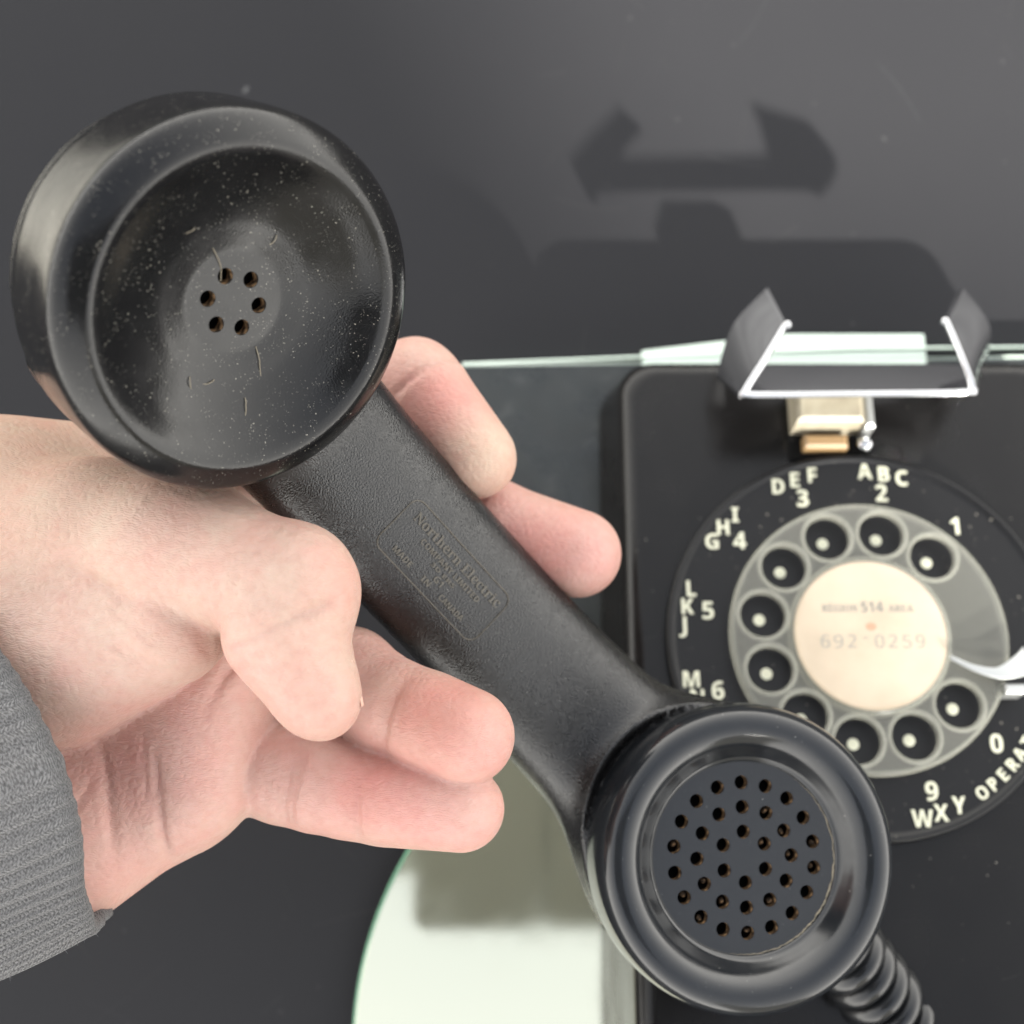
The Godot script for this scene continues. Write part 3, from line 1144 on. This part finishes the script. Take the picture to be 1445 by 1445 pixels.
func lettering(t: Node3D) -> void:
	var put := func(size: float, text: String, x0: float, x1: float, z: float, serif: bool):
		var w := words(text, size * MM, 0.00034, true, serif)
		var arr := w.surface_get_arrays(0)
		var v: PackedVector3Array = arr[Mesh.ARRAY_VERTEX]
		var lo := 1e9
		var hi := -1e9
		for p in v:
			lo = minf(lo, p.x)
			hi = maxf(hi, p.x)
		for i in v.size():
			var x := lerpf(x0, x1, (v[i].x - lo) / maxf(hi - lo, 1e-6)) * MM
			var zz := z * MM - v[i].y
			v[i] = Vector3(x, surface_y(x, zz) + v[i].z + 0.00003, zz)
		var n: PackedVector3Array = arr[Mesh.ARRAY_NORMAL]
		for i in n.size():
			n[i] = Vector3(n[i].x, n[i].z, -n[i].y)
		arr[Mesh.ARRAY_VERTEX] = v
		arr[Mesh.ARRAY_NORMAL] = n
		arr[Mesh.ARRAY_TANGENT] = null
		var m := ArrayMesh.new()
		m.add_surface_from_arrays(Mesh.PRIMITIVE_TRIANGLES, arr)
		obj("raised_lettering", m, M.emboss, t)
	put.call(2.3, "Northern Electric", -19.6, 10.0, -2.9, true)
	put.call(1.35, "COMPANY LIMITED", -14.5, 5.6, 0.0, false)
	put.call(0.95, "3D ERS", -9.0, -1.0, 1.9, false)
	put.call(1.5, "G1", -6.0, -3.4, 3.6, false)
	put.call(1.35, "MADE", -18.0, -12.0, 5.6, false)
	put.call(1.35, "IN", -8.2, -5.6, 5.6, false)
	put.call(1.35, "CANADA", -2.0, 6.0, 5.6, false)
	# raised frame line
	var o := rounded(17.1, -7.1, 7.1, 2.6, 8)
	var pts := []
	var dense := []
	for i in o.size():
		var a := o[i]
		var b := o[(i + 1) % o.size()]
		var cnt := maxi(1, int(a.distance_to(b) / 0.8))
		for k in cnt:
			dense.append(a.lerp(b, float(k) / cnt))
	dense.append(dense[0])
	for p in dense:
		var x: float = (p.x - 5.4) * MM
		var z: float = (p.y + 1.0) * MM
		pts.append(Vector3(x, surface_y(x, z) + 0.00004, z))
	obj("raised_border", tube(pts, 0.00017, 6), M.emboss, t)


# ------------------------------------------------------------------ the coiled cord
func cord() -> void:
	# leaves the back of the mouthpiece and coils down past the telephone
	var axis := spline([V(80, -86, -46), V(85, -92, -48), V(92, -101, -52), V(100, -112, -58), V(108, -126, -66), V(116, -146, -76), V(124, -175, -90)], 12)
	var pts := []
	var side := Vector3.ZERO
	var turns := 12.0
	var run := 0.0
	for i in axis.size() - 1:
		for s in 14:
			var k := (i + s / 14.0) / (axis.size() - 1.0)
			var c: Vector3 = axis[i].lerp(axis[i + 1], s / 14.0)
			var t: Vector3 = (axis[i + 1] - axis[i]).normalized()
			if side == Vector3.ZERO:
				side = t.cross(Vector3.UP).normalized()
			side = (side - t * side.dot(t)).normalized()
			var up := t.cross(side)
			run = k * turns * TAU
			var r := 0.0078 * smoothstep(0.0, 0.05, k)
			pts.append(c + (side * cos(run) + up * sin(run)) * r)
	var o := obj("coiled_cord", tube(pts, 0.0030, 12), M.rubber, self, held)
	tag(o, "black coiled cord hanging from the mouthpiece end of the handset", "cord")


# ------------------------------------------------------------------ the hand
# bones per group, packed: start, direction, 1 / length squared, first radius, change of radius; millimetres
var bone_a := []
var bone_d := []
var bone_k := []
var tints := []
var spheres := []
var mottle := FastNoiseLite.new()


func bone(group: int, a: Vector3, b: Vector3, ra: float, rb: float) -> void:
	bone_a[group].append(a)
	bone_d[group].append(b - a)
	bone_k[group].append(Vector3(1.0 / maxf((b - a).length_squared(), 1e-6), ra, rb - ra))


func chain(group: int, pts: Array, rs: Array) -> void:
	for i in pts.size() - 1:
		bone(group, pts[i], pts[i + 1], rs[i], rs[i + 1])


func part_sdf(group: int, p: Vector3, k: float) -> float:
	var d := 1e9
	var A: PackedVector3Array = bone_a[group]
	var D: PackedVector3Array = bone_d[group]
	var K: PackedVector3Array = bone_k[group]
	for i in A.size():
		var q := p - A[i]
		var u := D[i]
		var w := K[i]
		var t := clampf(q.dot(u) * w.x, 0.0, 1.0)
		var e := (q - u * t).length() - w.y - w.z * t
		if e > d + k:
			continue
		if d > e + k:
			d = e
		else:
			var h := k - absf(d - e)
			d = minf(d, e) - h * h / k * 0.25
	return d


func group_sdf(g: int, p: Vector3, k: float, cull: float) -> float:
	var s: Vector4 = spheres[g]
	var far := p.distance_to(Vector3(s.x, s.y, s.z)) - s.w
	return far if far > cull else part_sdf(g, p, k)


# groups: 0 palm and wrist, 1 to 4 fingers, 5 thumb, 6 thumb's last joint, 7 ball of the thumb, 8 pad below the fingers
func hand_sdf(pm: Vector3) -> float:
	var p := pm * 1000.0
	var palm := smin(part_sdf(0, p, 15.0), group_sdf(8, p, 6.0, 6.0), 5.0)
	var d := palm
	d = smin(d, smin(palm, group_sdf(1, p, 4.5, 7.0), 6.0), 1.2)
	d = smin(d, smin(palm, group_sdf(2, p, 4.5, 7.0), 6.0), 1.2)
	d = smin(d, smin(palm, group_sdf(3, p, 2.6, 5.0), 4.0), 1.2)
	d = smin(d, smin(palm, group_sdf(4, p, 2.6, 3.0), 1.2), 1.2)
	var ball := group_sdf(7, p, 8.0, 10.0)
	d = smin(d, ball, lerpf(2.0, 9.0, smoothstep(4.0, 16.0, p.y)))
	var first := group_sdf(5, p, 6.0, 11.0)
	var last := group_sdf(6, p, 4.0, 11.0)
	var bend := (p.x + 41.2) * 0.75 + (p.y - 5.2) * 0.66
	var thumb := smin(first, last, lerpf(1.3, 7.0, smoothstep(-5.0, 5.0, bend)))
	d = smin(d, thumb, lerpf(1.6, 10.0, smoothstep(0.0, 11.0, p.y)))
	if d > 2.2 or d < -2.2:
		return d * MM * 0.9
	for i in crease_at.size():
		var q := p - crease_at[i]
		var r := crease_reach[i]
		var ll := q.length_squared()
		if ll > r * r:
			continue
		var w := crease_shape[i]
		var along := q.dot(crease_axis[i]) + w.z * ll / (r * r)
		if absf(along) > w.x * 2.5:
			continue
		var fade := smoothstep(-0.1, 0.6, q.dot(crease_side[i]) / r * 1.6) * (1.0 - smoothstep(0.7, 1.0, sqrt(ll) / r))
		d += w.y * exp(-along * along / (w.x * w.x)) * fade
	return d * MM * 0.9


var crease_at := PackedVector3Array()
var crease_axis := PackedVector3Array()
var crease_side := PackedVector3Array()
var crease_shape := PackedVector3Array()   # width, depth, bend
var crease_reach := PackedFloat32Array()


func crease(at: Vector3, axis: Vector3, side: Vector3, depth: float, width: float, reach: float, bend := 0.0) -> void:
	crease_at.append(at)
	crease_axis.append(axis.normalized())
	crease_side.append(side.normalized())
	crease_shape.append(Vector3(width, depth, bend))
	crease_reach.append(reach)


func skin_tint(pm: Vector3, n: Vector3) -> Color:
	var p := pm * 1000.0
	var sum := Vector3(0.60, 0.41, 0.335) * 0.25
	var wsum := 0.25
	for t in tints:
		var w: float = exp(-p.distance_squared_to(t[0]) / (t[1] * t[1]))
		sum += t[2] * w
		wsum += w
	var c := sum / wsum
	var m := mottle.get_noise_3dv(p * 1.0) * 0.10 + mottle.get_noise_3dv(p * 4.0 + Vector3(50, 9, 3)) * 0.05
	c *= Vector3(0.745, 0.715, 0.715)
	return Color(c.x * (1.0 + m * 0.25), c.y * (1.0 - m), c.z * (1.0 - m * 0.9))


func hand() -> void:
	mottle.seed = 8
	mottle.frequency = 0.06
	for i in 9:
		bone_a.append(PackedVector3Array())
		bone_d.append(PackedVector3Array())
		bone_k.append(PackedVector3Array())
	var W := func(x: float, y: float, z: float) -> Vector3: return Vector3(x, y, z)
	# palm and wrist
	var wr := Vector3(-124.7, -5.1, -10.0)
	var wu := Vector3(-120.7, -31.9, -8.0)
	var wb := Vector3(-118.0, 19.0, -8.0)
	var idx := [Vector3(-83.2, 27.2, -28.0), Vector3(-49.5, 46.0, -41.0), Vector3(-23.2, 51.7, -31.0), Vector3(-7.9, 32.0, -24.0)]
	var mid := [Vector3(-77.4, 13.6, -32.0), Vector3(-35.5, 23.9, -43.0), Vector3(-7.3, 18.7, -39.0), Vector3(15.8, 10.2, -36.0)]
	var rin := [Vector3(-76.5, -9.5, -20.0), Vector3(-36.6, -16.8, -11.0), Vector3(-23.9, -22.0, 3.0), Vector3(-9.4, -26.8, 10.5)]
	var pin := [Vector3(-66.0, -34.5, -14.0), Vector3(-45.9, -38.3, -1.5), Vector3(-31.9, -41.0, 3.5), Vector3(-10.3, -42.6, 8.5)]
	var thu := [Vector3(-106.4, 3.7, 5.0), Vector3(-65.5, 11.0, 20.0), Vector3(-41.2, 5.2, 31.0), Vector3(-43.0, -1.0, 32.0), Vector3(-36.4, -16.9, 33.0)]
	bone(0, Vector3(-175, -46, -14), wr, 24, 20)
	bone(0, wr, wu, 18, 17)
	bone(0, wr, wb, 18, 18)
	bone(0, wb, idx[0] + Vector3(-4, 0, 2), 18.5, 13)
	bone(0, wr, mid[0] + Vector3(-4, 0, 2), 17, 12)
	bone(0, wr, rin[0] + Vector3(-3, 0, 1), 16, 11.5)
	bone(0, wu, pin[0] + Vector3(-3, 0, 1), 16, 11)
	bone(0, Vector3(-99.0, -52.0, -3.0), Vector3(-76.0, -42.5, -8.0), 19.0, 13.0)       # heel of the hand
	bone(0, Vector3(-112, 8, 2), Vector3(-75, 10, 14), 17, 14)
	bone(0, Vector3(-80, -16, -6), Vector3(-62, -21, -7), 12, 10)
	bone(0, idx[0] + Vector3(0, -3, 8), Vector3(-70, 6, 10), 8, 9)
	# fingers
	chain(1, idx, [11.5, 10.4, 9.4, 8.6])
	bone(1, Vector3(-19, 48, -27), Vector3(-9.5, 34, -22), 8.8, 8.7)
	chain(2, mid, [12.0, 10.6, 9.4, 9.2])
	bone(2, Vector3(-2, 16.5, -37), Vector3(16.0, 9.6, -35.0), 9.0, 10.0)
	chain(3, rin, [11.5, 10.4, 9.3, 9.0])
	bone(3, Vector3(-37.0, -19.6, -8.5), Vector3(-26.5, -24.2, -0.5), 10.2, 9.6)
	bone(3, Vector3(-17.6, -24.4, 6.6), Vector3(-9.6, -27.0, 10.6), 10.3, 9.8)
	chain(4, pin, [11.2, 9.9, 9.0, 8.2])
	bone(4, Vector3(-57, -36.2, -10.0), Vector3(-51, -37.4, -4.0), 11.4, 10.9)
	bone(4, Vector3(-41.0, -39.2, 0.6), Vector3(-37.0, -40.0, 2.0), 10.3, 9.8)
	bone(4, Vector3(-26, -41.6, 5.4), Vector3(-11.0, -42.6, 8.6), 9.5, 8.6)
	# thumb
	chain(5, [Vector3(-66.5, 11.0, 20.0), Vector3(-42.0, 5.4, 31.0)], [12.6, 9.9])
	bone(5, Vector3(-62, 11.5, 23), Vector3(-48.5, 7.4, 29.0), 12.6, 11.0)
	bone(5, Vector3(-40.6, 8.2, 31.5), Vector3(-39.2, 5.4, 32.0), 7.8, 7.8)              # knuckle
	chain(6, [Vector3(-41.4, 4.0, 31.5), Vector3(-43.9, -2.6, 31.8), Vector3(-36.6, -16.7, 33.0)], [9.4, 11.0, 7.2])
	bone(6, Vector3(-43.4, -4.2, 32.0), Vector3(-38.8, -13.4, 32.8), 10.7, 8.6)
	bone(7, Vector3(-96.0, -12.0, 9.0), Vector3(-69.6, -2.8, 20.6), 18.0, 12.6)          # ball of the thumb
	bone(7, Vector3(-112, 8, 2), Vector3(-75, 10, 14), 17, 14)
	bone(7, wr, Vector3(-104, 2, 4), 18, 17)
	bone(7, Vector3(-88, 16, 6), Vector3(-66, 13, 14), 15, 11)
	bone(7, wb, idx[0] + Vector3(-10, -2, 6), 17.5, 12)
	bone(8, Vector3(-65.0, -17.0, 0.0), Vector3(-67.0, -39.0, 0.0), 11.2, 10.8)
	bone(8, Vector3(-70.0, -20.0, -2.5), Vector3(-76.0, -43.0, -3.5), 11.0, 11.8)
	for g in 9:
		var c := Vector3.ZERO
		var many: int = bone_a[g].size()
		for i in many:
			c += (bone_a[g][i] + bone_d[g][i] * 0.5) / many
		var r := 0.0
		for i in many:
			r = maxf(r, maxf(c.distance_to(bone_a[g][i]) + bone_k[g][i].y, c.distance_to(bone_a[g][i] + bone_d[g][i]) + bone_k[g][i].y + bone_k[g][i].z))
		spheres.append(Vector4(c.x, c.y, c.z, r))
	# creases on the palm side
	var front := Vector3(0.1, -0.15, 1)
	for f in [rin, pin]:
		var ax1: Vector3 = (f[3] - f[2])
		var ax0: Vector3 = (f[2] - f[1])
		crease(f[2] + Vector3(0.5, 0, 6), ax1, front, 1.5, 0.85, 15.0, 1.2)
		crease(f[2] + Vector3(-1.8, 0, 6), ax1, front, 0.65, 0.7, 14.0, 0.8)
		crease(f[1] + Vector3(0, 0, 6), ax0, front, 1.6, 0.95, 15.0, 1.5)
		crease(f[1] + Vector3(2.2, 0, 6), ax0, front, 0.8, 0.7, 13.0, 1.0)
		crease(f[1] + Vector3(-2.6, 0, 6), ax0, front, 0.8, 0.7, 13.0, -1.0)
		crease(f[1] + Vector3(-4.8, 0, 6), ax0, front, 0.55, 0.7, 12.0, 1.4)
	crease(idx[2] + Vector3(2, -2, 5), idx[3] - idx[2], Vector3(0.3, 0.3, 1), 0.9, 0.8, 14.0, 1.0)
	crease(mid[2] + Vector3(-1, -1, 5), mid[3] - mid[2], front, 0.7, 0.8, 13.0, 1.0)
	# where the fingers fold from the palm, and the folds of the palm
	crease(Vector3(-58.5, -20, 0), Vector3(0.9, -0.4, 0.3), front, 1.2, 1.0, 14.0, 1.5)
	crease(Vector3(-73.5, -44, 1), Vector3(1, 0.02, 0), front, 1.0, 0.8, 19.0, 1.6)
	crease(Vector3(-77.5, -36, 0), Vector3(1, 0.10, 0), front, 0.45, 0.7, 15.0, -1.2)
	crease(Vector3(-84, -40, 1), Vector3(1, 0.2, 0), front, 0.6, 0.8, 17.0, 2.6)
	crease(Vector3(-93, -47, 3), Vector3(1, -0.5, 0), front, 0.35, 0.7, 16.0, 1.0)
	crease(Vector3(-64.5, -47, 4), Vector3(0.9, -0.5, 0), front, 0.5, 0.8, 11.0, 1.0)
	# folds of the bent thumb
	crease(Vector3(-43.5, -1.0, 36), Vector3(-0.45, 0.89, 0), front, 1.15, 1.1, 14.0, 1.2)
	crease(Vector3(-46, -8.0, 36), Vector3(-0.25, 0.95, 0), front, 0.4, 1.0, 10.0, 1.0)
	crease(Vector3(-55, -16, 34), Vector3(0.3, 0.95, 0), front, 0.35, 0.7, 11.0, 1.0)
	for k in 5:   # long wrinkles that run to the corner of the thumb's fold
		var mid_line := Vector3(-80, -1, 21) + Vector3(0.42, 0.9, 0) * (k - 2) * 3.1 + Vector3(0.9, -0.42, 0) * (3.5 if k % 2 else -1.0)
		crease(mid_line, Vector3(0.42 + 0.05 * (k % 3), 0.9, 0), front, 0.42 + 0.10 * ((k * 2) % 3), 1.15, 15.0 + 2.0 * (k % 2), 1.6 - 0.5 * (k % 3))
	for k in 3:   # short ones across them, at the fold
		crease(Vector3(-66 + k * 2.4, -1.0 - k * 0.6, 25), Vector3(0.95, 0.3, 0), front, 0.4, 1.0, 7.5, 0.8)
	for k in 3:
		crease(Vector3(-47 + k * 2.6, 13.0 - k * 2.0, 33), Vector3(0.85, -0.5, 0), front, 0.45, 1.0, 9.0, 1.0)
	for k in 4:
		crease(Vector3(-104 + k * 4.0, 20.0 - k * 1.0, 6), Vector3(0.3, 0.95, 0), front, 0.4, 0.75, 15.0, 2.0)
	# skin colours
	var tan := Vector3(0.545, 0.385, 0.285)
	var pale := Vector3(0.60, 0.425, 0.35)
	var pink := Vector3(0.63, 0.365, 0.32)
	var red := Vector3(0.61, 0.275, 0.24)
	tints = [[Vector3(-110, 28, 8), 26.0, tan], [Vector3(-85, 24, 16), 18.0, Vector3(0.56, 0.40, 0.305)], [Vector3(-60, 12, 34), 17.0, pale], [Vector3(-95, -8, 26), 20.0, Vector3(0.58, 0.425, 0.355)],
		[Vector3(-42, 0, 42), 12.0, pale], [Vector3(-49, -8, 40), 7.0, pink], [Vector3(-38, -16, 41), 7.0, Vector3(0.61, 0.41, 0.345)], [Vector3(-32, 9, 38), 4.5, Vector3(0.61, 0.36, 0.30)],
		[Vector3(-104, -28, 20), 9.0, Vector3(0.54, 0.40, 0.365)], [Vector3(-88, 4, 28), 7.0, Vector3(0.60, 0.385, 0.32)],
		[Vector3(-85, -35, 8), 22.0, Vector3(0.63, 0.375, 0.33)], [Vector3(-72, -18, 2), 14.0, pink], [Vector3(-100, -45, 10), 15.0, Vector3(0.63, 0.37, 0.315)],
		[Vector3(-40, -36, 6), 11.0, pink], [Vector3(-30, -36, 12), 7.0, red], [Vector3(-20, -40, 13), 7.0, Vector3(0.63, 0.325, 0.29)], [Vector3(-10, -44, 16), 7.0, Vector3(0.64, 0.365, 0.325)],
		[Vector3(-33, -17, 0), 9.0, pink], [Vector3(-15, -21, 15), 7.5, Vector3(0.61, 0.285, 0.235)], [Vector3(-5, -29, 18), 6.5, Vector3(0.63, 0.34, 0.30)],
		[Vector3(-20, 46, -20), 9.0, red], [Vector3(-5, 32, -14), 9.0, Vector3(0.62, 0.465, 0.36)], [Vector3(-18, 57, -24), 7.0, pale],
		[Vector3(-6, 18, -30), 8.0, pink], [Vector3(6, 12, -28), 8.0, red], [Vector3(18, 9, -27), 7.0, Vector3(0.63, 0.34, 0.305)]]
	var t := obj("left_hand", net(hand_sdf, V(-150, -72, -60), V(36, 70, 52), 0.00085, skin_tint, false), M.skin, self, held)
	tag(t, "bare left hand gripping the black handset, thumb bent over its edge", "hand")
	# thumb nail, seen on its edge
	var rings := []
	for i in 7:
		var ring := PackedVector3Array()
		var u := i / 6.0
		for k in 9:
			var f := lerpf(-1.2, 0.22, k / 8.0)
			var r := 9.3 - 1.6 * u
			ring.append(Vector3(-39.2 + u * 3.3 + 0.9 * cos(f) * (r + 0.45 * cos(f * 1.7)), -12.4 - u * 8.4 + 0.43 * cos(f) * (r + 0.45 * cos(f * 1.7)), 32.9 + sin(f) * (r - 0.1)) * MM)
		rings.append(ring)
	obj("thumb_nail", grid(rings, false, V(-45, -12, 33)), M.nail, t)


# ------------------------------------------------------------------ the knitted cuff
func sleeve() -> void:
	var a := Vector3(-91.5, -29.5, 3.0)
	var b := Vector3(-228.0, -88.0, -7.0)
	var t := (b - a).normalized()
	var side := Vector3(-t.y, t.x, 0).normalized()
	var up := t.cross(side).normalized()
	if up.z < 0.0:
		up = -up
	var ribs := 66
	var around := ribs * 8
	var rings := []
	var prof := [[3.0, -3.2], [1.0, -2.6], [-0.6, -1.6], [-1.2, -0.4], [-0.9, 0.7], [0.2, 1.1]]
	for i in 40:
		prof.append([1.6 + i * 2.6, 1.1 + 0.9 * sin(i * 0.16) + i * 0.08])
	for q in prof:
		var ring := PackedVector3Array()
		for k in around:
			var f := TAU * k / around
			var rib := (cos(f * ribs) * 0.5 + 0.5)
			var sway := 0.7 * sin(f * 3.0 + q[0] * 0.05) + 0.5 * sin(f * 7.0 - q[0] * 0.08)
			var slump: float = q[0] - 7.0 * sin(f) + 9.0 * maxf(-sin(f), 0.0) + 4.0 * maxf(cos(f), 0.0) + 7.0 * maxf(-cos(f), 0.0) + 5.0 * pow(maxf(cos(f), 0.0), 2.0) + 1.0 + 1.3 * sin(f * 2.0 + 0.6) + 0.4 * sin(f * 9.0)
			var r: float = q[1] + 0.85 * rib + sway
			ring.append((a + t * slump + side * signf(cos(f)) * pow(absf(cos(f)), 0.8) * ((40.0 if cos(f) < 0.0 else 35.0) + r) + up * signf(sin(f)) * pow(absf(sin(f)), 0.75) * ((31.0 if f < PI else 21.0) + r)) * MM)
		rings.append(ring)
	var s := obj("sweater_cuff", grid(rings, true, null, Vector2(ribs / 8.0, 7.0)), M.knit, self, held)
	tag(s, "grey ribbed knit sweater cuff around the wrist at the lower left", "sleeve")
	# loose fibres standing off the yarn
	var v := PackedVector3Array()
	var n := PackedVector3Array()
	var idx := PackedInt32Array()
	for i in 900:
		var ring: PackedVector3Array = rings[rng.randi_range(3, rings.size() - 1)]
		var k := rng.randi_range(0, around - 1)
		var p := ring[k]
		var mid := Vector3.ZERO
		for j in 8:
			mid += ring[j * around / 8] / 8.0
		var o := (p - mid).normalized()
		var d := (o + Vector3(rng.randf_range(-1, 1), rng.randf_range(-1, 1), rng.randf_range(-1, 1)) * 0.9).normalized() * rng.randf_range(0.5, 1.5) * MM
		var w := d.cross(Vector3(rng.randf() - 0.5, rng.randf() - 0.5, rng.randf() - 0.5)).normalized() * 0.00004
		var w2 := d.cross(w).normalized() * 0.00004
		var at := v.size()
		v.append_array([p + w, p - w * 0.5 + w2, p - w * 0.5 - w2, p + d])
		n.append_array([w.normalized(), (w2 - w).normalized(), (-w2 - w).normalized(), d.normalized()])
		idx.append_array([at, at + 1, at + 3, at + 1, at + 2, at + 3, at + 2, at, at + 3])
	var z := obj("yarn_fuzz", commit(v, n, idx), M.fuzz, s)
	z.set_meta("kind", "stuff")
